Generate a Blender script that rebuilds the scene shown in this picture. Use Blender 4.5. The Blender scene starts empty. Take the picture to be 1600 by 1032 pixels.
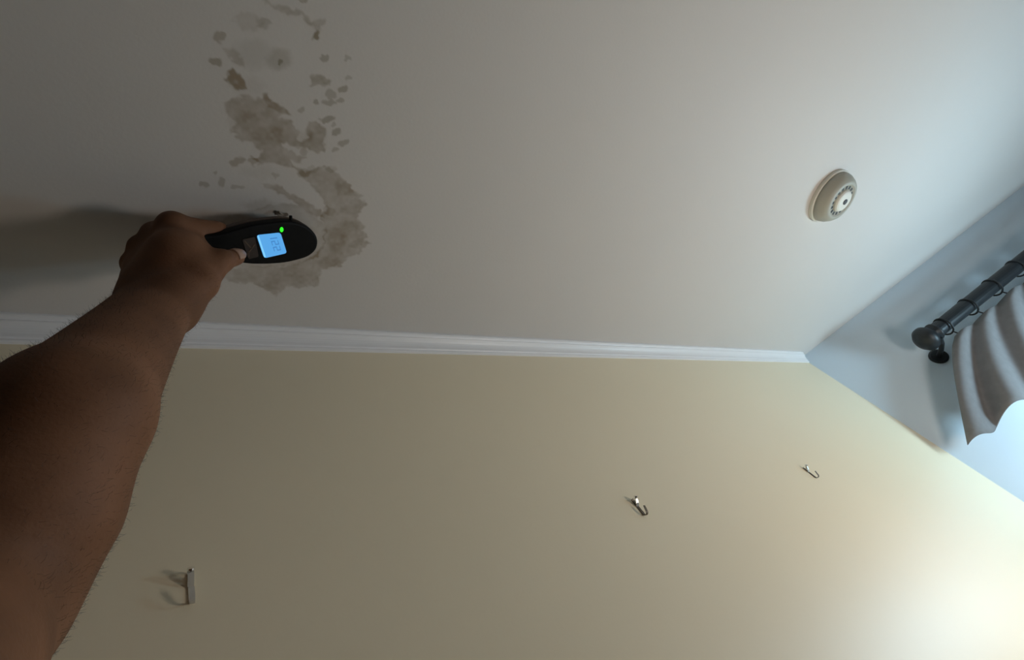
import bpy, bmesh, math, random
import numpy as np
from mathutils import Vector, Matrix

random.seed(7); rng = np.random.default_rng(7)
scene = bpy.context.scene
COL = scene.collection

# ------------------------------------------------------------------ camera
CAM = np.array([0.0, 0.0, 1.88]); FPX = 820.0
ROT = np.array([[0.80729163, -0.34286004, -0.48034073],      # camera right
                [0.04782075,  0.84925411, -0.52581426],      # camera down
                [0.58821204,  0.4015152,   0.70199155]])     # camera forward
cam_data = bpy.data.cameras.new('camera'); cam_data.sensor_width = 36.0
cam_data.lens = 36.0 * FPX / 1600.0; cam_data.clip_start = 0.01; cam_data.clip_end = 100
cam = bpy.data.objects.new('camera', cam_data); COL.objects.link(cam)
cam.matrix_world = Matrix([[ROT[0][i], -ROT[1][i], -ROT[2][i], CAM[i]] for i in range(3)] + [[0, 0, 0, 1]])
scene.camera = cam

# ------------------------------------------------------------------ daylight and exposure
scene.view_settings.view_transform = 'Standard'; scene.view_settings.look = 'None'
scene.view_settings.gamma = 1.0; scene.view_settings.use_curve_mapping = False
scene.view_settings.exposure = 0.02
world = bpy.data.worlds.new('sky'); scene.world = world; world.use_nodes = True
bg = world.node_tree.nodes['Background']; bg.inputs['Color'].default_value = (0.72, 0.86, 1.0, 1); bg.inputs['Strength'].default_value = 0.9

CEIL = 2.5; YW = 0.39; XC = 1.57                 # ceiling height, back wall, bay corner
S2 = math.sqrt(0.5)
WDIR = np.array([S2, -S2, 0.0]); WN = np.array([-S2, -S2, 0.0])     # along / out of the bay wall
def bay(s, off, z): return np.array([XC, YW, 0.0]) + WDIR * s + WN * off + np.array([0, 0, z])
BAY_LEN = 1.55
XR = XC + BAY_LEN * S2; YR = YW - BAY_LEN * S2     # where the bay wall meets the right wall

def daylight(name, loc, normal, w, h, power, color):
    l = bpy.data.lights.new(name, 'AREA'); l.shape = 'RECTANGLE'; l.size = w; l.size_y = h
    l.energy = power; l.color = color
    o = bpy.data.objects.new(name, l); COL.objects.link(o); o.location = loc
    o.rotation_euler = Vector(normal).to_track_quat('-Z', 'Y').to_euler()
    return o
WIN1 = (0.13, 1.42, 0.90, 1.97)                   # s0, s1, z0, z1 on the bay wall
WIN2 = (-2.35, -1.05, 0.90, 1.97)                 # y0, y1, z0, z1 on the right wall
DAY = (0.80, 0.92, 1.0)
daylight('window_daylight', bay((WIN1[0]+WIN1[1])/2, -0.045, (WIN1[2]+WIN1[3])/2), tuple(WN), WIN1[1]-WIN1[0]-.1, WIN1[3]-WIN1[2]-.1, 1.3, DAY)
daylight('window_daylight', (XR+0.045, (WIN2[0]+WIN2[1])/2, (WIN2[2]+WIN2[3])/2), (-1, 0, 0), WIN2[1]-WIN2[0]-.1, WIN2[3]-WIN2[2]-.1, 1.3, DAY)

# ------------------------------------------------------------------ helpers
def ray(px, py): return ROT.T @ np.array([px - 800.0, py - 516.0, FPX])
def on_plane(px, py, o, n):
    w = ray(px, py); n = np.asarray(n, float); return CAM + w * ((np.asarray(o, float) - CAM) @ n) / (w @ n)
def on_ceiling(px, py, z=CEIL): return on_plane(px, py, (0, 0, z), (0, 0, 1))
def on_wall(px, py): return on_plane(px, py, (0, YW, 0), (0, 1, 0))
def at_depth(px, py, d): return CAM + ray(px, py) * (d / FPX)

def link(o, parent=None):
    COL.objects.link(o)
    if parent is not None: o.parent = parent
    return o
def mesh_obj(name, verts, faces, mat, parent=None, smooth=False):
    me = bpy.data.meshes.new(name); me.from_pydata([tuple(v) for v in verts], [], [tuple(f) for f in faces]); me.update()
    if smooth:
        for p in me.polygons: p.use_smooth = True
    me.materials.append(mat); return link(bpy.data.objects.new(name, me), parent)
def bm_obj(name, bm, mat, parent=None, smooth=False, recalc=True):
    if recalc: bmesh.ops.recalc_face_normals(bm, faces=bm.faces)
    me = bpy.data.meshes.new(name); bm.to_mesh(me); bm.free()
    if smooth:
        for p in me.polygons: p.use_smooth = True
    me.materials.append(mat); return link(bpy.data.objects.new(name, me), parent)
def empty(name, loc):
    o = bpy.data.objects.new(name, None); o.empty_display_size = 0.02; COL.objects.link(o); o.location = loc
    bpy.context.view_layer.update(); return o
def adopt(child, parent):
    child.parent = parent; child.matrix_parent_inverse = Matrix.Translation(-parent.matrix_world.to_translation()) if parent.type == 'EMPTY' else parent.matrix_world.inverted()
    return child
def tag(o, label, cat, group=None):
    o['label'] = label; o['category'] = cat
    if group: o['group'] = group
    return o
def struct(o, label=None):
    o['kind'] = 'structure'
    if label: o['label'] = label
    return o
def box(bm, lo, hi, M=None):
    vs = []
    for x in (lo[0], hi[0]):
        for y in (lo[1], hi[1]):
            for z in (lo[2], hi[2]):
                p = Vector((x, y, z)); vs.append(bm.verts.new(M @ p if M else p))
    for f in ((0,1,3,2),(4,6,7,5),(0,4,5,1),(2,3,7,6),(0,2,6,4),(1,5,7,3)): bm.faces.new([vs[i] for i in f])
def lathe(bm, prof, seg=48, M=None):
    """prof = [(radius, z)], spun round z"""
    rings = []
    for r, z in prof:
        if r < 1e-7:
            p = Vector((0, 0, z)); rings.append([bm.verts.new(M @ p if M else p)])
        else:
            rr = []
            for k in range(seg):
                a = 2*math.pi*k/seg; p = Vector((r*math.cos(a), r*math.sin(a), z)); rr.append(bm.verts.new(M @ p if M else p))
            rings.append(rr)
    for A, B in zip(rings[:-1], rings[1:]):
        for k in range(seg):
            j = (k+1) % seg
            if len(A) == 1 and len(B) == 1: continue
            if len(A) == 1: bm.faces.new((A[0], B[k], B[j]))
            elif len(B) == 1: bm.faces.new((A[k], A[j], B[0]))
            else: bm.faces.new((A[k], A[j], B[j], B[k]))
def tube(bm, pts, rad, seg=10, cap=True):
    pts = [Vector(p) for p in pts]; rads = rad if hasattr(rad, '__len__') else [rad]*len(pts)
    t = (pts[1]-pts[0]).normalized(); n = t.orthogonal().normalized(); rings = []
    for i, p in enumerate(pts):
        t2 = ((pts[min(i+1, len(pts)-1)] - pts[max(i-1, 0)])).normalized()
        n = (n - t2*n.dot(t2)).normalized(); b = t2.cross(n)
        rings.append([bm.verts.new(p + (n*math.cos(2*math.pi*k/seg) + b*math.sin(2*math.pi*k/seg))*rads[i]) for k in range(seg)])
    for A, B in zip(rings[:-1], rings[1:]):
        for k in range(seg): bm.faces.new((A[k], A[(k+1)%seg], B[(k+1)%seg], B[k]))
    if cap: bm.faces.new(rings[0][::-1]); bm.faces.new(rings[-1])
def frame_matrix(o, x, y, z):
    return Matrix([[x[i], y[i], z[i], o[i]] for i in range(3)] + [[0, 0, 0, 1]])

def material(name, color, rough=0.5, metal=0.0, noise=0.0, nscale=8.0, bump=0.0, bscale=200.0, emit=None, estr=0.0, spec=0.5, sheen=0.0, dist=0.001):
    m = bpy.data.materials.new(name); m.use_nodes = True; nt = m.node_tree; b = nt.nodes['Principled BSDF']
    b.inputs['Base Color'].default_value = (*color, 1); b.inputs['Roughness'].default_value = rough; b.inputs['Metallic'].default_value = metal
    b.inputs['Specular IOR Level'].default_value = spec
    if sheen: b.inputs['Sheen Weight'].default_value = sheen
    tc = nt.nodes.new('ShaderNodeTexCoord')
    if noise:
        n = nt.nodes.new('ShaderNodeTexNoise'); n.inputs['Scale'].default_value = nscale; n.inputs['Detail'].default_value = 5
        nt.links.new(tc.outputs['Object'], n.inputs['Vector'])
        r = nt.nodes.new('ShaderNodeValToRGB')
        r.color_ramp.elements[0].position = 0.3; r.color_ramp.elements[1].position = 0.7
        r.color_ramp.elements[0].color = (*[max(0, c*(1-noise)) for c in color], 1); r.color_ramp.elements[1].color = (*[min(1, c*(1+noise)) for c in color], 1)
        nt.links.new(n.outputs['Fac'], r.inputs['Fac']); nt.links.new(r.outputs['Color'], b.inputs['Base Color'])
    if bump:
        n2 = nt.nodes.new('ShaderNodeTexNoise'); n2.inputs['Scale'].default_value = bscale; n2.inputs['Detail'].default_value = 3
        nt.links.new(tc.outputs['Object'], n2.inputs['Vector'])
        bp = nt.nodes.new('ShaderNodeBump'); bp.inputs['Strength'].default_value = bump; bp.inputs['Distance'].default_value = dist
        nt.links.new(n2.outputs['Fac'], bp.inputs['Height']); nt.links.new(bp.outputs['Normal'], b.inputs['Normal'])
    if emit:
        b.inputs['Emission Color'].default_value = (*emit, 1); b.inputs['Emission Strength'].default_value = estr
    return m

CEIL_COL = (0.655, 0.62, 0.585)
M_CEIL = material('ceiling_paint', CEIL_COL, 0.62, noise=0.02, nscale=2.2, bump=0.12, bscale=260, spec=0.3)
M_WALL = material('cream_wall_paint', (0.89, 0.775, 0.56), 0.44, noise=0.02, nscale=1.6, bump=0.10, bscale=180, spec=0.5)
M_BAY = material('pale_blue_wall_paint', (0.60, 0.69, 0.76), 0.6, noise=0.02, nscale=1.6, bump=0.1, bscale=180, spec=0.3)
M_ROOM = material('warm_wall_paint', (0.10, 0.072, 0.05), 0.6, noise=0.03, nscale=1.5)
M_TRIM = material('white_gloss_trim', (0.90, 0.89, 0.89), 0.38, noise=0.015, nscale=6)
M_FLOOR = material('oak_floor', (0.10, 0.06, 0.035), 0.45, noise=0.25, nscale=9)
M_PLASTIC_SHADE = material('shaded_white_plastic', (0.40, 0.385, 0.325), 0.5, noise=0.04, nscale=20)
M_PLASTIC_W = material('aged_white_plastic', (0.74, 0.72, 0.64), 0.45, noise=0.03, nscale=20)
M_PLASTIC_G = material('dark_grey_vent', (0.05, 0.05, 0.05), 0.6, noise=0.1, nscale=40)
M_ROD = material('black_iron', (0.018, 0.02, 0.022), 0.45, metal=0.3, noise=0.2, nscale=40)
M_CURTAIN = material('taupe_curtain_cloth', (0.17, 0.165, 0.165), 0.9, noise=0.08, nscale=60, bump=0.3, bscale=900, sheen=0.1)
M_METAL = material('dull_brass', (0.13, 0.10, 0.07), 0.5, metal=0.6, noise=0.15, nscale=120)
M_STEEL = material('bright_nail_steel', (0.85, 0.84, 0.80), 0.18, metal=1.0, noise=0.04, nscale=150)
M_PALE = material('painted_steel', (0.62, 0.58, 0.50), 0.4, metal=0.2, noise=0.06, nscale=150)
M_BLACK = material('black_rubberised_plastic', (0.0035, 0.0035, 0.004), 0.55, noise=0.2, nscale=80, spec=0.12)
M_BROWN = material('dark_brown_housing', (0.055, 0.026, 0.012), 0.5, noise=0.2, nscale=60)
M_BUTTON = material('dark_red_brown_keypad', (0.016, 0.006, 0.004), 0.5, noise=0.4, nscale=120)
M_BUTTONMARK = material('pale_keypad_lines', (0.075, 0.045, 0.03), 0.5, noise=0.2, nscale=200)  # paler lines over the keypad
M_LCD = material('backlit_blue_display', (0.02, 0.05, 0.09), 0.3, emit=(0.085, 0.36, 0.76), estr=1.0)
M_LCDEDGE = material('display_light_guide', (0.02, 0.05, 0.09), 0.3, emit=(0.22, 0.62, 0.95), estr=1.0)
M_DIGIT = material('display_segments', (0.01, 0.03, 0.08), 0.4, emit=(0.045, 0.21, 0.52), estr=1.0)
M_LED = material('green_indicator', (0.0, 0.1, 0.0), 0.3, emit=(0.03, 0.95, 0.02), estr=1.3)
M_CLEAR = material('scuffed_paint_flake', (0.42, 0.37, 0.32), 0.4, noise=0.2, nscale=150)
M_GLASSEDGE = M_TRIM

def glass():
    m = bpy.data.materials.new('window_glass'); m.use_nodes = True; nt = m.node_tree; nt.nodes.clear()
    out = nt.nodes.new('ShaderNodeOutputMaterial'); mix = nt.nodes.new('ShaderNodeMixShader')
    tr = nt.nodes.new('ShaderNodeBsdfTransparent'); gl = nt.nodes.new('ShaderNodeBsdfGlossy'); gl.inputs['Roughness'].default_value = 0.03
    fr = nt.nodes.new('ShaderNodeFresnel'); fr.inputs['IOR'].default_value = 1.45
    nt.links.new(fr.outputs[0], mix.inputs[0]); nt.links.new(tr.outputs[0], mix.inputs[1]); nt.links.new(gl.outputs[0], mix.inputs[2]); nt.links.new(mix.outputs[0], out.inputs[0])
    return m
M_GLASS = glass()

# ------------------------------------------------------------------ the room
XL = -1.6; YB = -3.2
def slab(name, lo, hi, mat, label):
    bm = bmesh.new(); box(bm, lo, hi); return struct(bm_obj(name, bm, mat), label)
def footprint_slab(name, z0, z1, mat, label):
    pts = [(XL-.1, YB-.1), (XR+.2, YB-.1), (XR+.2, YR), (XR+.08, YR+.14), (XC+.1, YW+.14), (XL-.1, YW+.14)]
    bm = bmesh.new(); a = [bm.verts.new((x, y, z0)) for x, y in pts]; b = [bm.verts.new((x, y, z1)) for x, y in pts]
    bm.faces.new(a[::-1]); bm.faces.new(b)
    for i in range(len(pts)): bm.faces.new((a[i], a[(i+1)%len(pts)], b[(i+1)%len(pts)], b[i]))
    return struct(bm_obj(name, bm, mat), label)
ceiling = footprint_slab('ceiling', CEIL, CEIL+.1, M_CEIL, 'off white painted ceiling with a brown water stain')
floor = footprint_slab('floor', -.1, 0.0, M_FLOOR, 'brown wooden floor')
wall_back = slab('wall_back', (XL-.1, YW, 0), (XC+.042, YW+.1, CEIL), M_WALL, 'cream painted wall below the white moulding')
slab('wall_left', (XL-.1, YB, 0), (XL, YW, CEIL), M_ROOM, 'plain painted wall')
slab('wall_rear', (XL-.1, YB-.1, 0), (XR+.1, YB, CEIL), M_ROOM, 'plain painted wall')

def wall_with_window(name, M, length, win, thick, mat, label):
    """wall along local x, outward (room side) = -y, built round an opening"""
    a, b, c, d = win; bm = bmesh.new()
    for lo, hi in (((0,0,0),(a,thick,CEIL)), ((b,0,0),(length,thick,CEIL)), ((a,0,0),(b,thick,c)), ((a,0,d),(b,thick,CEIL))): box(bm, lo, hi, M)
    return struct(bm_obj(name, bm, mat), label)
MB = frame_matrix((XC, YW, 0), tuple(WDIR), tuple(-WN), (0, 0, 1))
wall_with_window('wall_bay', MB, BAY_LEN, WIN1, .1, M_BAY, 'pale blue grey wall of the bay beside the curtain')
MR = frame_matrix((XR, YB, 0), (0, 1, 0), (1, 0, 0), (0, 0, 1))
W2 = (WIN2[0]-YB, WIN2[1]-YB, WIN2[2], WIN2[3])
wall_with_window('wall_right', MR, YR-YB, W2, .1, M_BAY, 'pale blue grey wall with a window')

def window(name, M, win):
    a, b, c, d = win; t = .05
    bm = bmesh.new()
    for lo, hi in (((a,.03,c),(a+t,.08,d)), ((b-t,.03,c),(b,.08,d)), ((a+t,.03,c),(b-t,.08,c+t)), ((a+t,.03,d-t),(b-t,.08,d))): box(bm, lo, hi, M)
    root = bm_obj(name, bm, M_TRIM); struct(root, 'white framed window letting in daylight')
    zc = (c+d)/2; bm = bmesh.new(); box(bm, (a+t,.035,zc-.02), (b-t,.075,zc+.02), M); bm_obj('glazing_bar', bm, M_TRIM, root)
    for z0, z1 in ((c+t, zc-.02), (zc+.02, d-t)):
        bm = bmesh.new(); box(bm, (a+t,.052,z0), (b-t,.056,z1), M); bm_obj('pane', bm, M_GLASS, root)
    bm = bmesh.new()
    box(bm, (a-.06,-.018,c-.09), (b+.06,0,c-.03), M); box(bm, (a-.08,-.04,c-.03), (b+.08,.03,c), M); bm_obj('window_sill', bm, M_TRIM, root)
    return root
window('window_1', MB, WIN1); window('window_2', MR, W2)

# crown moulding along the back wall: profile (distance out from wall, drop below ceiling)
prof = [(.0000,.0255),(.0030,.0255),(.0042,.0240),(.0042,.0218),(.0060,.0208),(.0066,.0190),(.0074,.0166),(.0090,.0142),(.0112,.0120),
        (.0136,.0104),(.0158,.0094),(.0172,.0086),(.0172,.0066),(.0188,.0056),(.0204,.0050),(.0216,.0036),(.0216,.0000),(.0000,.0000)]
bm = bmesh.new(); rows = []
for x in (XL, None):
    row = []
    for p, d in prof:
        xx = XL if x is not None else XC - p          # the far end is cut to the slanting bay wall
        row.append(bm.verts.new((xx, YW - p, CEIL - d)))
    rows.append(row)
n = len(prof)
for i in range(n): bm.faces.new((rows[0][i], rows[0][(i+1)%n], rows[1][(i+1)%n], rows[1][i]))
bm.faces.new(rows[0]); bm.faces.new(rows[1][::-1])
struct(bm_obj('trim_1', bm, M_TRIM), 'white fluted crown moulding between cream wall and ceiling')
for nm, lo, hi in (('baseboard_back', (XL, YW-.015, 0), (XC, YW, .1)), ('baseboard_left', (XL, YB, 0), (XL+.015, YW-.015, .1)), ('baseboard_rear', (XL+.015, YB, 0), (XR, YB+.015, .1))):
    slab(nm, lo, hi, M_TRIM, 'white baseboard')

# ------------------------------------------------------------------ water stain on the ceiling
def vnoise(x, y, s, seed):
    r = np.random.default_rng(seed); T = r.random((64, 64)); x = x*s; y = y*s
    xi = np.floor(x).astype(int); yi = np.floor(y).astype(int); fx = x-xi; fy = y-yi
    fx = fx*fx*(3-2*fx); fy = fy*fy*(3-2*fy)
    g = lambda i, j: T[i % 64, j % 64]
    return (g(xi,yi)*(1-fx)+g(xi+1,yi)*fx)*(1-fy)+(g(xi,yi+1)*(1-fx)+g(xi+1,yi+1)*fx)*fy - .5
# blotches: (x, y, half width, half height, turn, strength, warmth)  -  patches: (outline, strength, warmth)
BLOTS = [(345,59,11,9,0,.50,.7),(339,96,11,6,15,.60,.6),(395,85,30,24,0,.16,.1),(436,93,18,17,0,.34,.2),(436,95,5,5,0,.55,.2),
 (506,92,7,6,0,.50,.4),(543,90,6,4,0,.35,.3),(545,121,5,4.5,0,.35,.3),(536,138,8.5,5,0,.55,.5),(517,147,9,7,20,.42,.4),(532,157,6,4.5,0,.45,.4),
 (516,160,10,6,0,.48,.4),(493,160,5,4,0,.50,.4),(471,174,7,5,0,.38,.4),(511,186,12,4.8,-5,.55,.5),(522,194,4,3.5,0,.35,.5),(526,206,9,5.2,-25,.55,.5),
 (537,222,8.5,5,-20,.48,.5),(525,234,6,3.6,-10,.40,.5),(370,252,13,7,-8,.50,.8),(396,251,9,6,0,.45,.8),(320,289,6.5,4.5,0,.45,.6),(346,285,6,7,0,.42,.6),
 (338,270,5.5,3.6,0,.42,.6),(372,293,10,3.5,8,.34,.6),(431,273,5,5,0,.28,.7),(405,320,26,8,0,.22,.8),(494,55,6.5,8,0,.45,.6),(476,1,10,3,0,.5,.5),
 (474,238,7,5,0,.3,.6),(476,270,10,7,0,.34,.6),(490,264,8,6,0,.22,.6),(517,264,9,7,0,.22,.5),(486,220,22,16,0,.20,.6),(538,296,14,10,20,.22,.6),
 (560,318,12,9,0,.16,.6),(515,330,10,6,30,.24,.8),(548,352,15,9,0,.20,.6),(527,378,15,22,10,.26,.8),(515,410,18,9,0,.26,.8),(470,432,22,12,0,.14,.7),
 (425,440,14,14,0,.16,.7),(385,432,18,9,0,.16,.8),(420,214,22,16,0,.26,.8),(385,190,26,14,0,.20,.7),(556,380,12,6,-20,.18,.7),(390,135,24,16,0,.10,.9),(405,270,30,10,0,.10,.5)]
PATCHES = [
 ([(412,0),(425,5),(442,10),(462,14),(478,24),(487,33),(500,28),(510,33),(508,40),(500,45),(501,58),(494,63),(487,57),(489,46),(480,36),(470,25),(450,24),(434,16),(418,8)],.40,.5),
 ([(375,18),(392,18),(418,30),(402,50),(376,46),(362,30)],.16,.8),
 ([(398,30),(415,26),(427,38),(413,48),(398,44)],.26,.2),
 ([(348,72),(370,78),(383,98),(381,106),(371,104),(357,88)],.26,.7),
 ([(353,113),(360,108),(371,116),(381,124),(387,140),(372,141),(362,135),(354,127)],.72,.8),
 ([(484,118),(492,116),(510,119),(518,127),(516,134),(500,132),(484,135)],.46,.5),
 ([(350,160),(362,153),(385,150),(407,154),(411,146),(419,149),(428,158),(443,167),(456,181),(440,182),(436,187),(452,189),(466,197),(469,209),(463,217),(472,222),(480,214),(478,200),(482,192),(496,190),(509,197),(509,214),(505,226),(507,238),(490,238),(470,232),(452,226),(441,222),(446,232),(462,240),(480,246),(470,254),(456,250),(462,262),(446,262),(432,256),(420,258),(405,258),(392,246),(405,243),(408,234),(394,226),(372,220),(360,206),(368,192),(356,180)],.42,.75),
 ([(409,152),(418,150),(440,166),(456,181),(436,178),(418,168)],.22,.9),
 ([(455,252),(476,270),(491,263),(512,257),(524,268),(537,280),(549,288),(552,298),(567,304),(561,309),(575,319),(563,330),(557,341),(572,352),(566,360),(576,371),(568,376),(581,381),(567,387),(564,396),(554,400),(540,404),(532,419),(517,418),(501,421),(500,447),(476,449),(464,452),(452,446),(441,455),(428,464),(413,454),(396,444),(363,442),(344,432),(360,420),(400,416),(440,416),(470,410),(492,398),(504,380),(506,355),(498,338),(510,330),(505,316),(494,300),(482,286),(466,276)],.38,.75),
 ([(409,285),(426,287),(441,292),(461,307),(481,315),(501,330),(507,340),(488,335),(471,322),(451,309),(431,300),(413,293)],.42,.9),
 ([(440,316),(470,320),(496,338),(508,356),(508,380),(495,402),(470,412),(420,418),(360,418),(340,400),(330,350),(380,330)],.30,.8),
]
pc = np.array([on_ceiling(px, py)[:2] for px, py in ((300,-8),(600,-8),(300,475),(600,475))])
gx0, gy0 = pc.min(0); gx1, gy1 = pc.max(0); STEP = .001
gx = np.arange(gx0, gx1, STEP); gy = np.arange(gy0, gy1, STEP); GX, GY = np.meshgrid(gx, gy, indexing='ij')
WX = GX + .0034*vnoise(GX,GY,150,1) + .0030*vnoise(GX,GY,330,3); WY2 = GY + .0034*vnoise(GX,GY,150,2) + .0030*vnoise(GX,GY,330,4)
den = np.zeros_like(GX); wrm = np.zeros_like(GX) + 1e-4
def lay(mask, s, w):
    global den, wrm
    a = mask*s; wrm = wrm + a*w; den = den + a
tot_w = 0
def smooth(x): x = np.clip(x, 0, 1); return x*x*(3-2*x)
for px, py, hx, hy, turn, s, w in BLOTS:
    c = on_ceiling(px, py)[:2]; t = math.radians(turn)
    ex = on_ceiling(px+hx*math.cos(t), py+hx*math.sin(t))[:2] - c; ey = on_ceiling(px-hy*math.sin(t), py+hy*math.cos(t))[:2] - c
    inv = np.linalg.inv(np.stack([ex, ey], 1)); dx = WX-c[0]; dy = WY2-c[1]
    u = inv[0,0]*dx+inv[0,1]*dy; v = inv[1,0]*dx+inv[1,1]*dy; r = np.sqrt(u*u+v*v)
    edge = .45 if max(hx, hy) < 14 else .9
    lay(smooth((1+edge*.45-r)/edge), s, w)
for poly, s, w in PATCHES:
    P = np.array([on_ceiling(*p)[:2] for p in poly]); Q = np.roll(P, -1, 0)
    inside = np.zeros(GX.shape, bool); dmin = np.full(GX.shape, 9.0)
    for a, b in zip(P, Q):
        cond = ((a[1] > WY2) != (b[1] > WY2)); den0 = (b[1]-a[1]) if abs(b[1]-a[1]) > 1e-12 else 1e-12
        inside ^= cond & (WX < (b[0]-a[0])*(WY2-a[1])/den0 + a[0])
        ab = b-a; t = np.clip(((WX-a[0])*ab[0]+(WY2-a[1])*ab[1])/(ab@ab), 0, 1)
        dmin = np.minimum(dmin, np.hypot(WX-a[0]-t*ab[0], WY2-a[1]-t*ab[1]))
    sd = np.where(inside, dmin, -dmin)
    core = smooth((sd+.0012)/.0032); rim = np.exp(-((sd-.002)/.0025)**2)*(inside)
    lay(core*(1 + .7*vnoise(GX,GY,95,5) + .5*vnoise(GX,GY,260,6)) + .10*rim, s, w)
den = np.clip(den*1.14, 0, .95); wrm = np.clip(wrm/np.maximum(den, .02), 0, 1)
keep = den > .03
cell = keep[:-1,:-1] | keep[1:,:-1] | keep[:-1,1:] | keep[1:,1:]
idx = -np.ones(GX.shape, int); used = np.zeros(GX.shape, bool)
used[:-1,:-1] |= cell; used[1:,:-1] |= cell; used[:-1,1:] |= cell; used[1:,1:] |= cell
idx[used] = np.arange(used.sum())
ci, cj = np.nonzero(cell)
faces = np.stack([idx[ci,cj], idx[ci,cj+1], idx[ci+1,cj+1], idx[ci+1,cj]], 1)
verts = np.stack([GX[used], GY[used], np.full(used.sum(), CEIL-.0001)], 1)
me = bpy.data.meshes.new('water_stain'); me.from_pydata(verts.tolist(), [], faces.tolist()); me.update()
at = me.attributes.new('soak', 'FLOAT', 'POINT'); at.data.foreach_set('value', den[used].astype(np.float32))
at = me.attributes.new('warmth', 'FLOAT', 'POINT'); at.data.foreach_set('value', wrm[used].astype(np.float32))
def stain_mat():
    m = M_CEIL.copy(); m.name = 'water_stained_paint'; nt = m.node_tree; b = nt.nodes['Principled BSDF']
    src = b.inputs['Base Color'].links[0].from_socket
    a = nt.nodes.new('ShaderNodeAttribute'); a.attribute_name = 'soak'; w = nt.nodes.new('ShaderNodeAttribute'); w.attribute_name = 'warmth'
    tone = nt.nodes.new('ShaderNodeMix'); tone.data_type = 'RGBA'; nt.links.new(w.outputs['Fac'], tone.inputs[0])
    tone.inputs[6].default_value = (.27, .255, .20, 1); tone.inputs[7].default_value = (.315, .23, .15, 1)
    mix = nt.nodes.new('ShaderNodeMix'); mix.data_type = 'RGBA'
    nt.links.new(a.outputs['Fac'], mix.inputs[0]); nt.links.new(src, mix.inputs[6]); nt.links.new(tone.outputs[2], mix.inputs[7])
    nt.links.new(mix.outputs[2], b.inputs['Base Color']); return m
me.materials.append(stain_mat())
stain = link(bpy.data.objects.new('water_stain', me), ceiling); stain['label'] = 'blotchy brown water stain'

# ------------------------------------------------------------------ smoke detector on the ceiling
DET = (1.203, -.026)
det = empty('smoke_detector', (DET[0], DET[1], CEIL)); tag(det, 'round white smoke detector on the ceiling near the bay corner', 'smoke detector')
MD = Matrix.Translation((0, 0, 0))
def det_part(name, prof, mat, seg=72, M=None):
    bm = bmesh.new(); lathe(bm, prof, seg, M); return bm_obj(name, bm, mat, det, smooth=False)
det_part('base_ring', [(0,0),(.057,0),(.0575,-.002),(.0575,-.007),(.056,-.0085),(.0,-.0085)], M_PLASTIC_W)
body = det_part('cover', [(.053,-.0085),(.0545,-.011),(.053,-.018),(.048,-.027),(.043,-.0325),(.040,-.034),(.036,-.0345),(.034,-.0335),(.0325,-.031),(.0,-.031)], M_PLASTIC_SHADE)
for p in body.data.polygons: p.use_smooth = True
det_part('sensor_dome', [(.024,-.031),(.0235,-.0345),(.021,-.0375),(.017,-.039),(.0,-.0395)], M_PLASTIC_W)
for k in range(16):
    a = 2*math.pi*k/16; bm = bmesh.new()
    box(bm, (.025,-.0026,-.0318), (.0318,.0026,-.0305), Matrix.Rotation(a, 4, 'Z')); bm_obj('vent_slot', bm, M_PLASTIC_G, det)
bm = bmesh.new(); lathe(bm, [(.006,-.039),(.006,-.0405),(.005,-.041),(0,-.041)], 24); bm_obj('test_button', bm, M_PLASTIC_G, det)

# ------------------------------------------------------------------ picture hooks on the back wall
def picture_hook(x, z, mat, label, turn=0.0):
    root = empty('picture_hook', (x, YW, z)); tag(root, label, 'hook', 'picture hooks on the cream wall')
    T = Matrix.Rotation(math.radians(turn), 4, 'Y')
    # bent strip: path in (out from wall, height), width across x
    path = [(.0006,.0105),(.0006,-.006),(.0008,-.0125)]
    for k in range(9):
        a = math.pi*k/8; path.append((.0008+.0033-.0033*math.cos(a), -.0128-.0033*math.sin(a)))
    path += [(.0082,-.0105),(.0092,-.0070)]
    bm = bmesh.new(); th = .0007; w = [.0017]*3+[.0016]*9+[.0015,.0013]; A = []
    for i, (o, h) in enumerate(path):
        p0 = path[max(i-1,0)]; p1 = path[min(i+1,len(path)-1)]; tx, tz = p1[0]-p0[0], p1[1]-p0[1]; L = math.hypot(tx,tz); nx, nz = -tz/L, tx/L
        A.append([bm.verts.new(T @ Vector((sx*w[i], -(o+sg*nx*th/2), h+sg*nz*th/2))) for sx, sg in ((-1,-1),(1,-1),(1,1),(-1,1))])
    for P, Q in zip(A[:-1], A[1:]):
        for k in range(4): bm.faces.new((P[k], P[(k+1)%4], Q[(k+1)%4], Q[k]))
    bm.faces.new(A[0]); bm.faces.new(A[-1][::-1]); bm_obj('hook_strip', bm, mat, root)
    # folded nail guide standing out from the strip
    bm = bmesh.new(); g = [(.0006,.0105),(.0046,.0100),(.0068,.0062),(.0040,.0020),(.0006,-.0010)]; B = []
    for o, h in g: B.append([bm.verts.new(T @ Vector((sx*.0021, -o, h))) for sx in (-1,1)])
    for P, Q in zip(B[:-1], B[1:]): bm.faces.new((P[0], P[1], Q[1], Q[0]))
    gd = bm_obj('nail_guide', bm, M_STEEL if mat is M_METAL else mat, root); md = gd.modifiers.new('thickness', 'SOLIDIFY'); md.thickness = .0006
    nl = Vector((0, -.0078, .0088)); tip = Vector((0, .004, .001)); bm = bmesh.new()
    d = (tip-nl).normalized(); tube(bm, [T@nl, T@tip], .0009, 10); tube(bm, [T@(nl-d*.0008), T@(nl+d*.0004)], [.0024,.0026], 14); bm_obj('nail', bm, M_STEEL, root)
    return root
p = (on_wall(298,900)+on_wall(298,942))/2; picture_hook(p[0], p[2]+.002, M_PALE, 'pale picture hook low on the cream wall right of the arm')
p = (on_wall(990,780)+on_wall(1005,808))/2; picture_hook(p[0], p[2]+.002, M_METAL, 'dark brass picture hook with a shiny nail in the middle of the cream wall', 4)
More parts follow.
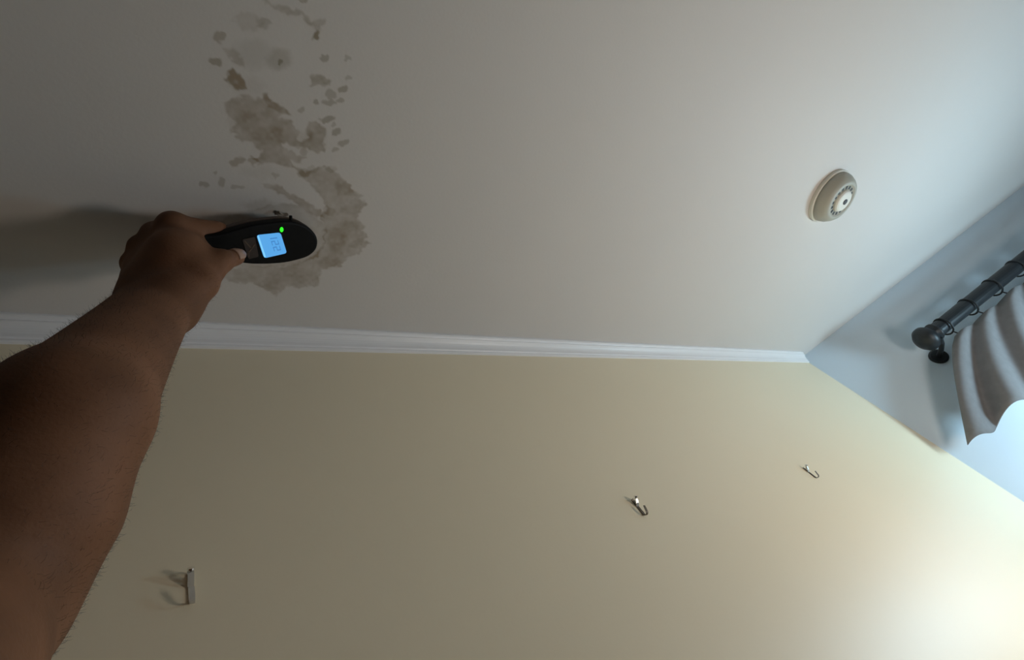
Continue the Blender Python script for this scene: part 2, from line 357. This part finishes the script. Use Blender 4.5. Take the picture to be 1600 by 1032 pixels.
p = (on_wall(1258,735)+on_wall(1271,744))/2; picture_hook(p[0], p[2]+.002, M_METAL, 'small dark picture hook on the cream wall nearest the bay corner', -3)

# ------------------------------------------------------------------ curtain rod and curtain in the bay
RZ = 2.305; ROFF = .075; RS0 = .235; RS1 = 1.50; RR = .0195
rod = empty('curtain_rod', tuple(bay(.9, ROFF, RZ))); tag(rod, 'black iron curtain rod with a ball finial on the bay wall', 'curtain rod')
def rel(p): return Vector(p) - Vector(tuple(bay(.9, ROFF, RZ)))
bm = bmesh.new(); tube(bm, [rel(bay(RS0, ROFF, RZ)), rel(bay(RS1, ROFF, RZ))], RR, 24); bm_obj('pole', bm, M_ROD, rod, smooth=False)
for s, sg in ((RS0, -1), (RS1, 1)):
    bm = bmesh.new(); pts = []; rr = []
    for t, r in ((0,.0195),(.004,.024),(.009,.024),(.012,.014),(.016,.016),(.022,.026),(.032,.033),(.042,.0325),(.052,.024),(.058,.012),(.060,.002)):
        pts.append(rel(bay(s+sg*t, ROFF, RZ))); rr.append(r)
    tube(bm, pts, rr, 24); bm_obj('finial', bm, M_ROD, rod, smooth=True)
for s in (.225, 1.46):
    bm = bmesh.new(); tube(bm, [rel(bay(s, .004, RZ-.03)), rel(bay(s, .03, RZ-.03)), rel(bay(s, .055, RZ-.026)), rel(bay(s, ROFF-.004, RZ-.018))], .006, 10)
    lathe(bm, [(0,0),(.022,0),(.022,.004),(.018,.006),(0,.006)], 24, Matrix.Translation(rel(bay(s, 0, RZ-.03))) @ frame_matrix((0,0,0), tuple(WDIR), (0,0,1), tuple(WN)))
    bm_obj('bracket', bm, M_ROD, rod)
# curtain cloth hanging from rings: folded sheet, its free edge leaning towards the corner as it falls
C0, C1, NF, CTOP, CBOT = .245, 1.45, 13, RZ-.040, 2.075
curtain = empty('valance', tuple(bay(.86, ROFF, CBOT))); tag(curtain, 'short taupe grey valance hanging in folds from the black rod', 'valance')
def crel(p): return np.asarray(p) - bay(.86, ROFF, CBOT)
NS, NZ = 260, 14; vs = []; fs = []
for j in range(NZ+1):
    v = j/NZ; z = CTOP - v*(CTOP-CBOT)
    e0 = C0 - .235*v**.8; e1 = C1 + .02*v
    for i in range(NS+1):
        u = i/NS; s = e0 + (e1-e0)*u; amp = .013*(.7+.6*v)
        off = ROFF + amp*math.sin(u*2*math.pi*NF + .5*math.sin(3*v)) + .003*math.sin(u*47+v*3) - .02*v*max(0, 1-u*8)
        vs.append(crel(bay(s, max(off, .02), z + .006*math.sin(u*2*math.pi*NF+1)*v)))
for j in range(NZ):
    for i in range(NS):
        a = j*(NS+1)+i; fs.append((a, a+1, a+NS+2, a+NS+1))
cloth = mesh_obj('cloth', vs, fs, M_CURTAIN, curtain, smooth=True); md = cloth.modifiers.new('thickness', 'SOLIDIFY'); md.thickness = .002
for k in range(14):
    s = C0+.012 + (C1-C0-.024)*k/13; bm = bmesh.new(); pts = []
    for q in range(25):
        a = 2*math.pi*q/24; pts.append(Vector(tuple(crel(bay(s+.002*math.sin(a), ROFF+.0235*math.sin(a), RZ-.0035+.0235*math.cos(a))))))
    tube(bm, pts, .0022, 8, cap=False)
    tube(bm, [Vector(tuple(crel(bay(s, ROFF, RZ-.027)))), Vector(tuple(crel(bay(s, ROFF+.004, CTOP-.004))))], .0016, 8)
    bm_obj('curtain_ring', bm, M_ROD, curtain)

# ------------------------------------------------------------------ added lamps, out of view at the right, put in for the light falloff
def added_lamp(LX, LY, LZ, emit, power, label):
    lamp = empty('added_lamp', (LX, LY, 0)); tag(lamp, label, 'floor lamp', 'added unseen lamps near the bay')
    m = material('added_lamp_globe', (0.8, 0.8, 0.8), 0.4, emit=emit, estr=power)
    bm = bmesh.new(); lathe(bm, [(0,0),(.11,0),(.112,.006),(.105,.014),(.03,.022),(.012,.03),(0,.03)], 40); bm_obj('base', bm, M_ROD, lamp)
    bm = bmesh.new(); tube(bm, [(0,0,.03),(0,0,LZ-.095)], .009, 16); bm_obj('pole', bm, M_ROD, lamp)
    bm = bmesh.new(); lathe(bm, [(0,LZ-.12),(.02,LZ-.12),(.034,LZ-.095),(.036,LZ-.078),(0,LZ-.078)], 32); bm_obj('collar', bm, M_ROD, lamp)
    bm = bmesh.new(); lathe(bm, [(.085*math.sin(math.pi*k/18), LZ-.085*math.cos(math.pi*k/18)) for k in range(19)], 36); bm_obj('globe', bm, m, lamp, smooth=True)
added_lamp(1.66, -.13, 1.87, (0.66, 1.0, 1.22), 38.0, 'added unseen tall black lamp with a glowing cool white globe by the bay wall')
added_lamp(1.02, -.15, 1.68, (1.12, 1.0, 0.89), 28.0, 'added unseen black lamp with a glowing warm white globe beside the cream wall')

# ------------------------------------------------------------------ moisture meter pressed to the ceiling
MN = np.array([-.25, 0, 1.0]); MN /= np.linalg.norm(MN); MO = np.array([.150, .240, 2.465])      # front plane, tilted so the handle hangs lower
mu = np.array([1.0, 0, .25]); mu /= np.linalg.norm(mu); mu = mu*math.cos(-.19) + np.cross(MN, mu)*math.sin(-.19); mv = np.cross(MN, mu)
meter = empty('moisture_meter', tuple(MO)); tag(meter, 'black oval headed moisture meter with lit blue display held against the ceiling', 'moisture meter')
def mloc(px, py):
    p = on_plane(px, py, MO, MN) - MO; return np.array([p@mu, p@mv])
MM = frame_matrix((0,0,0), tuple(mu), tuple(mv), tuple(MN))       # local: u to the head, v across, w up to the ceiling
outline_px = [(323,386),(327,375),(345,366),(370,359),(395,352.5),(425,348),(450,346.5),(470,350),(485,358),(494,368),(497,379),(494,391),(483,401),(466,407),(445,411.5),(420,413.5),(395,413.5),(372,411),(350,405),(332,398),(325,392)]
OL = [mloc(*p) for p in outline_px]
hand_end = mloc(278, 398)
def resample(pts, n):
    P = np.array(pts); out = []
    m = len(P)
    for i in range(m):                       # closed Catmull-Rom
        p0, p1, p2, p3 = P[(i-1)%m], P[i], P[(i+1)%m], P[(i+2)%m]
        for k in range(n):
            t = k/n; out.append(.5*((2*p1)+(-p0+p2)*t+(2*p0-5*p1+4*p2-p3)*t*t+(-p0+3*p1-3*p2+p3)*t**3))
    return out
# the handle carries on into the hand
left_u = min(p[0] for p in OL); hv = hand_end[1]
OL2 = [p for p in OL[2:18]]
va, vb = OL[2][1], OL[18][1]; vm = (va+vb)/2 ; hw = .0145
OL2 = [np.array([left_u-.040, vm-hw*.9*(1 if va<vb else -1)]), np.array([left_u-.02, vm-hw*1.0*(1 if va<vb else -1)]), np.array([left_u+.004, vm-hw*.95*(1 if va<vb else -1)])] + OL2 + \
      [np.array([left_u+.006, vm+hw*1.0*(1 if va<vb else -1)]), np.array([left_u-.02, vm+hw*1.05*(1 if va<vb else -1)]), np.array([left_u-.040, vm+hw*.9*(1 if va<vb else -1)]), np.array([left_u-.046, vm])]
ring = resample(OL2, 5); cen = np.mean(ring, 0)
def shell(name, levels, mat, capb=True, capt=True):
    """levels = [(w, inset)]"""
    bm = bmesh.new(); R = []
    P = np.array(ring); nxt = np.roll(P,-1,0); prv = np.roll(P,1,0); tg = nxt-prv; tg /= np.linalg.norm(tg,axis=1)[:,None]; nr = np.stack([tg[:,1], -tg[:,0]],1)
    area = 0.5*np.sum(P[:,0]*nxt[:,1]-nxt[:,0]*P[:,1]); nr = nr if area > 0 else -nr
    for w, ins in levels:
        R.append([bm.verts.new(MM @ Vector((*(P[i]-nr[i]*ins), w))) for i in range(len(P))])
    for A, B in zip(R[:-1], R[1:]):
        for i in range(len(P)): bm.faces.new((A[i], A[(i+1)%len(P)], B[(i+1)%len(P)], B[i]))
    if capb: bm.faces.new(R[0])
    if capt: bm.faces.new(R[-1][::-1])
    return bm_obj(name, bm, mat, meter)
shell('front_shell', [(.0000,.0030),(.0004,.0012),(.0016,.0002),(.0040,.0000),(.0085,.0000)], M_BLACK)
shell('rear_housing', [(.0086,.0008),(.0110,.0003),(.0170,.0010),(.0205,.0035),(.0215,.0060)], M_BROWN)
def quad_plate(name, px, w0, w1, mat, parent=meter, rnd=.12):
    C = [mloc(*p) for p in px]; pts = []
    for i in range(4):
        a, b, c = C[(i-1)%4], C[i], C[(i+1)%4]; p, q = b+(a-b)*rnd, b+(c-b)*rnd
        for t in (0,.25,.5,.75,1): pts.append((1-t)**2*p+2*t*(1-t)*b+t*t*q)
    bm = bmesh.new(); A = [bm.verts.new(MM @ Vector((*p, w0))) for p in pts]; B = [bm.verts.new(MM @ Vector((*p, w1))) for p in pts]
    for i in range(len(pts)): bm.faces.new((A[i], A[(i+1)%len(pts)], B[(i+1)%len(pts)], B[i]))
    bm.faces.new(A); bm.faces.new(B[::-1]); return bm_obj(name, bm, mat, parent)
SC = [(400.5,367.5),(438,363.5),(448,395.5),(412.5,403.5)]
scr = quad_plate('display', SC, -.0006, .0006, M_LCD)
def sp(u, v):                               # point on the display, u along the meter, v across (0..1)
    a, b, c, d = [np.array(p) for p in SC]; return (a*(1-u)+b*u)*(1-v)+(d*(1-u)+c*u)*v
quad_plate('light_guide', [sp(.015,.03), sp(.085,.02), sp(.085,.97), sp(.015,.97)], -.0008, -.0006, M_LCDEDGE, scr)
# seven segment reading 122, top of the figures towards the head
SEG = {'1': 'bc', '2': 'abged'}
def digit(ch, v0, v1, u0=.50, u1=.80):
    um = (u0+u1)/2; t = .030; g = {'a': ((u1-t,v0),(u1,v1)), 'd': ((u0,v0),(u0+t,v1)), 'g': ((um-t/2,v0),(um+t/2,v1)),
        'b': ((um,v1-.045),(u1,v1)), 'c': ((u0,v1-.045),(um,v1)), 'f': ((um,v0),(u1,v0+.045)), 'e': ((u0,v0),(um,v0+.045))}
    for s in SEG[ch]:
        (ua, va_), (ub, vb_) = g[s]; quad_plate('digit_segment', [sp(ua,va_), sp(ub,va_), sp(ub,vb_), sp(ua,vb_)], -.00085, -.0006, M_DIGIT, scr, .05)
digit('1', .14, .24); digit('2', .33, .53); digit('2', .60, .80)
bm = bmesh.new(); p = mloc(440, 359); lathe(bm, [(0,-.0011),(.0016,-.0010),(.0025,-.0004),(.0027,.0006),(0,.0006)], 20, MM @ Matrix.Translation((p[0], p[1], 0)) @ Matrix.Scale(.75, 4, (1,0,0)) @ Matrix.Scale(1.15, 4, (0,1,0)))
bm_obj('indicator_light', bm, M_LED, meter)
pad = quad_plate('keypad', [(378,374),(398,370),(404,401),(388,405)], -.0007, .0006, M_BUTTON)
for a in ([(381,377),(382,375),(394,388),(393,390)], [(386,399),(384.5,397.5),(397,381),(398,382.5)], [(387,402),(389,401.5),(389.5,392),(387.5,392)]):
    quad_plate('keypad_mark', a, -.0010, -.0007, M_BUTTONMARK, pad, .1)
# small dark probe standing on the side of the head, and the sensor pad that meets the ceiling
bm = bmesh.new(); p0 = mloc(458, 351); v0 = MM @ Vector((p0[0], p0[1]+.001, .006)); v1 = v0 + Vector(tuple(mv*-.0085)) ; tube(bm, [v0, v1], [.0019,.0017], 12); bm_obj('side_probe', bm, M_BLACK, meter)
bm = bmesh.new(); lathe(bm, [(.0,.0205),(.021,.0205),(.0205,.0240),(.019,.0255),(0,.0256)], 40, MM @ Matrix.Translation((-.012, 0, 0))); bm_obj('sensor_pad', bm, M_BLACK, meter)

# curled flake of ceiling paint beside the meter
fl = on_ceiling(440, 333); vs = []; fs = []
for j in range(9):
    for i in range(9):
        u = i/8-.5; v = j/8; a = v*2.3; w = 1 - .35*v + .15*math.sin(9*v)
        vs.append((fl[0]+u*.0125*w+.0012*v, fl[1]+.004-.0055*math.sin(a)+.001*math.cos(u*6), CEIL-.0003-.0052*(1-math.cos(a))*(.8+.6*u)))
for j in range(8):
    for i in range(8): a = j*9+i; fs.append((a, a+1, a+10, a+9))
flake = mesh_obj('paint_flake', vs, fs, M_CLEAR, ceiling, smooth=True); flake['label'] = 'curled flake of peeling ceiling paint'
md = flake.modifiers.new('thickness', 'SOLIDIFY'); md.thickness = .0006

# ------------------------------------------------------------------ the person's raised arm and hand (one continuous skin)
def skin_mat():
    m = material('tanned_skin', (0.172, 0.078, 0.040), 0.65, noise=0.22, nscale=22, bump=0.25, bscale=420, spec=0.2)
    b = m.node_tree.nodes['Principled BSDF']; b.inputs['Subsurface Weight'].default_value = 0.0
    return m
M_SKIN = skin_mat()
M_NAIL = material('thumbnail', (0.36, 0.22, 0.16), 0.32, noise=0.05, nscale=200)
M_HAIR = material('dark_arm_hair', (0.02, 0.012, 0.008), 0.6, noise=0.2, nscale=60)
M_SHIRT = material('charcoal_cotton', (0.05, 0.05, 0.055), 0.9, noise=0.1, nscale=80, bump=0.3, bscale=800)
J = lambda px, py, d: at_depth(px, py, d)
wr = J(243,474,.463); p1 = J(108,652,.302); p2 = J(33,800,.275); el = J(-60,940,.262)
wr_r = J(262,480,.458); wr_u = J(226,470,.468)                        # thumb side / little finger side
imcp = J(272,356,.512); mmcp = J(249,370,.520); rmcp = J(228,390,.524); pmcp = J(213,414,.522)
tcmc = J(272,468,.462); tmcp = J(313,444,.480); tip_ = J(345,408,.512); ttip = J(369,402,.532)
ipip = J(338,362,.542); idip = J(372,372,.566); itip = J(385,392,.570)
mpip = J(318,378,.550); mdip = J(330,404,.558); mtip = J(305,420,.542)
rpip = J(292,396,.545); rdip = J(308,422,.540); rtip = J(288,430,.522)
ppip = J(268,416,.535); pdip = J(290,438,.525); ptip = J(276,444,.508)
sh = el + np.array([-.03, -.15, -.27])
CAPS = [ # a, b, ra, rb, k
 (wr_r, p1, .0205, .037, .014), (wr_u, p1, .0195, .037, .014), (p1, p2, .0385, .041, .015), (p2, el, .041, .044, .02),
 (el, sh, .044, .056, .02),
 (wr_r, imcp, .021, .0125, .012), (wr, mmcp, .022, .0125, .010), (wr_u, rmcp, .020, .0120, .010), (wr_u, pmcp, .0195, .0115, .010),
 (J(266,351,.509), J(267,352,.510), .0115, .0115, .004), (J(240,364,.520), J(241,365,.520), .0110, .0110, .004), (J(219,386,.523), J(220,387,.523), .0105, .0105, .004), (J(205,411,.519), J(206,412,.519), .0100, .0100, .004),
 (imcp, rmcp, .0125, .0125, .010),
 (wr_r, tcmc, .021, .019, .014), (tcmc, tmcp, .0195, .0150, .012), (tmcp, tip_, .0135, .0105, .006), (tip_, ttip, .0100, .0084, .004),
 (J(285,420,.488), J(296,392,.503), .021, .0155, .012), (J(270,400,.490), J(250,440,.480), .022, .022, .014), (J(303,430,.484), J(312,402,.505), .0135, .0090, .010), (J(300,372,.520), J(316,392,.515), .010, .008, .008), (J(312,424,.497), tip_, .0125, .0098, .006),
 (imcp, ipip, .0128, .0105, .005), (ipip, idip, .0100, .0088, .003), (idip, itip, .0086, .0075, .003),
 (mmcp, mpip, .0125, .0105, .005), (mpip, mdip, .0100, .0090, .003), (mdip, mtip, .0088, .0078, .003),
 (rmcp, rpip, .0120, .0100, .005), (rpip, rdip, .0096, .0086, .003), (rdip, rtip, .0084, .0075, .003),
 (pmcp, ppip, .0110, .0090, .005), (ppip, pdip, .0086, .0078, .003), (pdip, ptip, .0076, .0068, .003)]
VOX = .0024
allp = np.array([c[0] for c in CAPS]+[c[1] for c in CAPS]); lo = allp.min(0)-.075; hi = allp.max(0)+.075
dims = np.ceil((hi-lo)/VOX).astype(int)+1; F = np.full(dims, .05, np.float32)
ax = [(lo[k]+VOX*np.arange(dims[k])).astype(np.float32) for k in range(3)]
for a, b, ra, rb, k in CAPS:
    m = max(ra, rb)+.05; i0 = np.maximum(((np.minimum(a,b)-m-lo)/VOX).astype(int), 0); i1 = np.minimum(((np.maximum(a,b)+m-lo)/VOX).astype(int)+2, dims)
    sl = tuple(slice(i0[q], i1[q]) for q in range(3))
    X, Y, Z = np.meshgrid(*[ax[q][sl[q]] for q in range(3)], indexing='ij'); ab = b-a
    t = np.clip(((X-a[0])*ab[0]+(Y-a[1])*ab[1]+(Z-a[2])*ab[2])/max(ab@ab, 1e-9), 0, 1)
    d = np.sqrt((X-a[0]-t*ab[0])**2+(Y-a[1]-t*ab[1])**2+(Z-a[2]-t*ab[2])**2)-(ra+t*(rb-ra))
    f0 = F[sl]; h = np.clip(.5+.5*(f0-d)/k, 0, 1); F[sl] = f0*(1-h)+d*h - k*h*(1-h)
def surface_nets(F, lo, vox):
    S = F < 0; c = np.zeros(np.array(F.shape)-1, np.int8); corners = [(i,j,k) for i in (0,1) for j in (0,1) for k in (0,1)]
    n = np.array(F.shape)-1
    sub = lambda A, o: A[o[0]:o[0]+n[0], o[1]:o[1]+n[1], o[2]:o[2]+n[2]]
    for o in corners: c += sub(S, o)
    act = (c > 0) & (c < 8); I = np.argwhere(act); vid = -np.ones(n, int); vid[act] = np.arange(len(I))
    val = np.stack([F[I[:,0]+o[0], I[:,1]+o[1], I[:,2]+o[2]] for o in corners], 1); acc = np.zeros((len(I),3)); cnt = np.zeros(len(I))
    for a in range(8):
        for b in range(a+1, 8):
            if sum(abs(x-y) for x, y in zip(corners[a], corners[b])) != 1: continue
            va, vb = val[:,a], val[:,b]; cr = (va < 0) != (vb < 0); t = np.where(cr, va/np.where(cr, va-vb, 1), 0)
            pt = np.array(corners[a])[None]*(1-t[:,None]) + np.array(corners[b])[None]*t[:,None]; acc += pt*cr[:,None]; cnt += cr
    V = lo + vox*(I + acc/cnt[:,None]); Q = []
    for axis in range(3):
        u, w = (axis+1)%3, (axis+2)%3
        A = np.take(S, range(0, F.shape[axis]-1), axis); B = np.take(S, range(1, F.shape[axis]), axis)
        E = np.argwhere(A != B); E = E[(E[:,u] > 0) & (E[:,w] > 0) & (E[:,u] < n[u]) & (E[:,w] < n[w])]
        fl_ = A[E[:,0],E[:,1],E[:,2]]
        du = np.eye(3, dtype=int)[u]; dw = np.eye(3, dtype=int)[w]
        g = lambda e: vid[e[:,0], e[:,1], e[:,2]]
        q = np.stack([g(E-du-dw), g(E-dw), g(E), g(E-du)], 1); q[~fl_] = q[~fl_][:, ::-1]; Q.append(q)
    return V, np.concatenate(Q)
V, Q = surface_nets(F, lo, VOX)
for _ in range(2):                                       # gentle smoothing
    acc = np.zeros_like(V); cnt = np.zeros(len(V))
    for a, b in ((0,1),(1,2),(2,3),(3,0)):
        np.add.at(acc, Q[:,a], V[Q[:,b]]); np.add.at(cnt, Q[:,a], 1); np.add.at(acc, Q[:,b], V[Q[:,a]]); np.add.at(cnt, Q[:,b], 1)
    V = V*.5 + .5*acc/np.maximum(cnt,1)[:,None]
V[:,2] = np.minimum(V[:,2], CEIL-.001)
person = mesh_obj('person', V.tolist(), Q.tolist(), M_SKIN, smooth=True)
tag(person, 'raised bare left arm and hand gripping the moisture meter', 'person')

# thumbnail
td = (ttip-tip_)/np.linalg.norm(ttip-tip_); tocam = (CAM-ttip)/np.linalg.norm(CAM-ttip); nn = tocam - td*(tocam@td); nn /= np.linalg.norm(nn)
sd_ = np.cross(td, nn); nn = nn*math.cos(.5)+sd_*math.sin(.5)*-1; nn /= np.linalg.norm(nn); sd_ = np.cross(td, nn)
vs = []; fs = []
for j in range(8):
    for i in range(9):
        u = i/8*2-1; v = j/7; wdt = 1.0*math.sqrt(max(.05, 1-(max(0, v-.55)/.5)**2)); a = u*.85*wdt; r = .0084+.0006
        p = ttip + td*(-.006+.0125*v) + (nn*math.cos(a)+sd_*math.sin(a))*(r*(1-.25*max(0, v-.5)**1.0*1.4)); vs.append(p)
for j in range(7):
    for i in range(8): a = j*9+i; fs.append((a, a+1, a+10, a+9))
nail = mesh_obj('thumbnail', vs, fs, M_NAIL, person, smooth=True); md = nail.modifiers.new('thickness', 'SOLIDIFY'); md.thickness = .0006; md.offset = 0
# fine hair on the forearm
NV = np.zeros_like(V); fn = np.cross(V[Q[:,1]]-V[Q[:,0]], V[Q[:,3]]-V[Q[:,0]])
for k in range(4): np.add.at(NV, Q[:,k], fn)
NV /= np.maximum(np.linalg.norm(NV,axis=1),1e-12)[:,None]
axd = (wr-p1)/np.linalg.norm(wr-p1); along = (V-p1)@axd; L = np.linalg.norm(wr-p1)
cand = np.nonzero((along > -.10) & (along < L+.01))[0]; pick = rng.choice(cand, 5200, replace=False)
hv_ = []; hf = []
for i in pick:
    p = V[i]; nrm = NV[i]; dr = nrm*.42 - axd*.15 + rng.normal(0, .35, 3); dr += axd*.55; dr /= np.linalg.norm(dr); ln = rng.uniform(.002, .006)
    t2 = np.cross(dr, nrm); t2 /= max(np.linalg.norm(t2), 1e-6); t3 = np.cross(dr, t2); w = .00006; b = len(hv_)
    mid = p+dr*ln*.55; end = p+dr*ln + nrm*-.001
    for c, s in ((p-nrm*.0006, 1), (mid, .8)):
        hv_ += [c+t2*w*s, c-t2*w*.5*s+t3*w*.87*s, c-t2*w*.5*s-t3*w*.87*s]
    hv_.append(end)
    for k in range(3):
        k2 = (k+1)%3; hf += [(b+k, b+k2, b+3+k2, b+3+k), (b+3+k, b+3+k2, b+6)]
hair = mesh_obj('arm_hair', hv_, hf, M_HAIR, person); hair['kind'] = 'stuff'
# short shirt sleeve round the upper arm, out of the picture
ud = (sh-el)/np.linalg.norm(sh-el); bm = bmesh.new(); s0 = el+(sh-el)*.55
tube(bm, [s0, s0+ud*.02, s0+ud*.08, sh, sh+ud*.045, sh+ud*.07], [.066,.067,.069,.074,.055,.02], 32, cap=False)
slv = bm_obj('sleeve', bm, M_SHIRT, person, smooth=True); md = slv.modifiers.new('thickness', 'SOLIDIFY'); md.thickness = .002
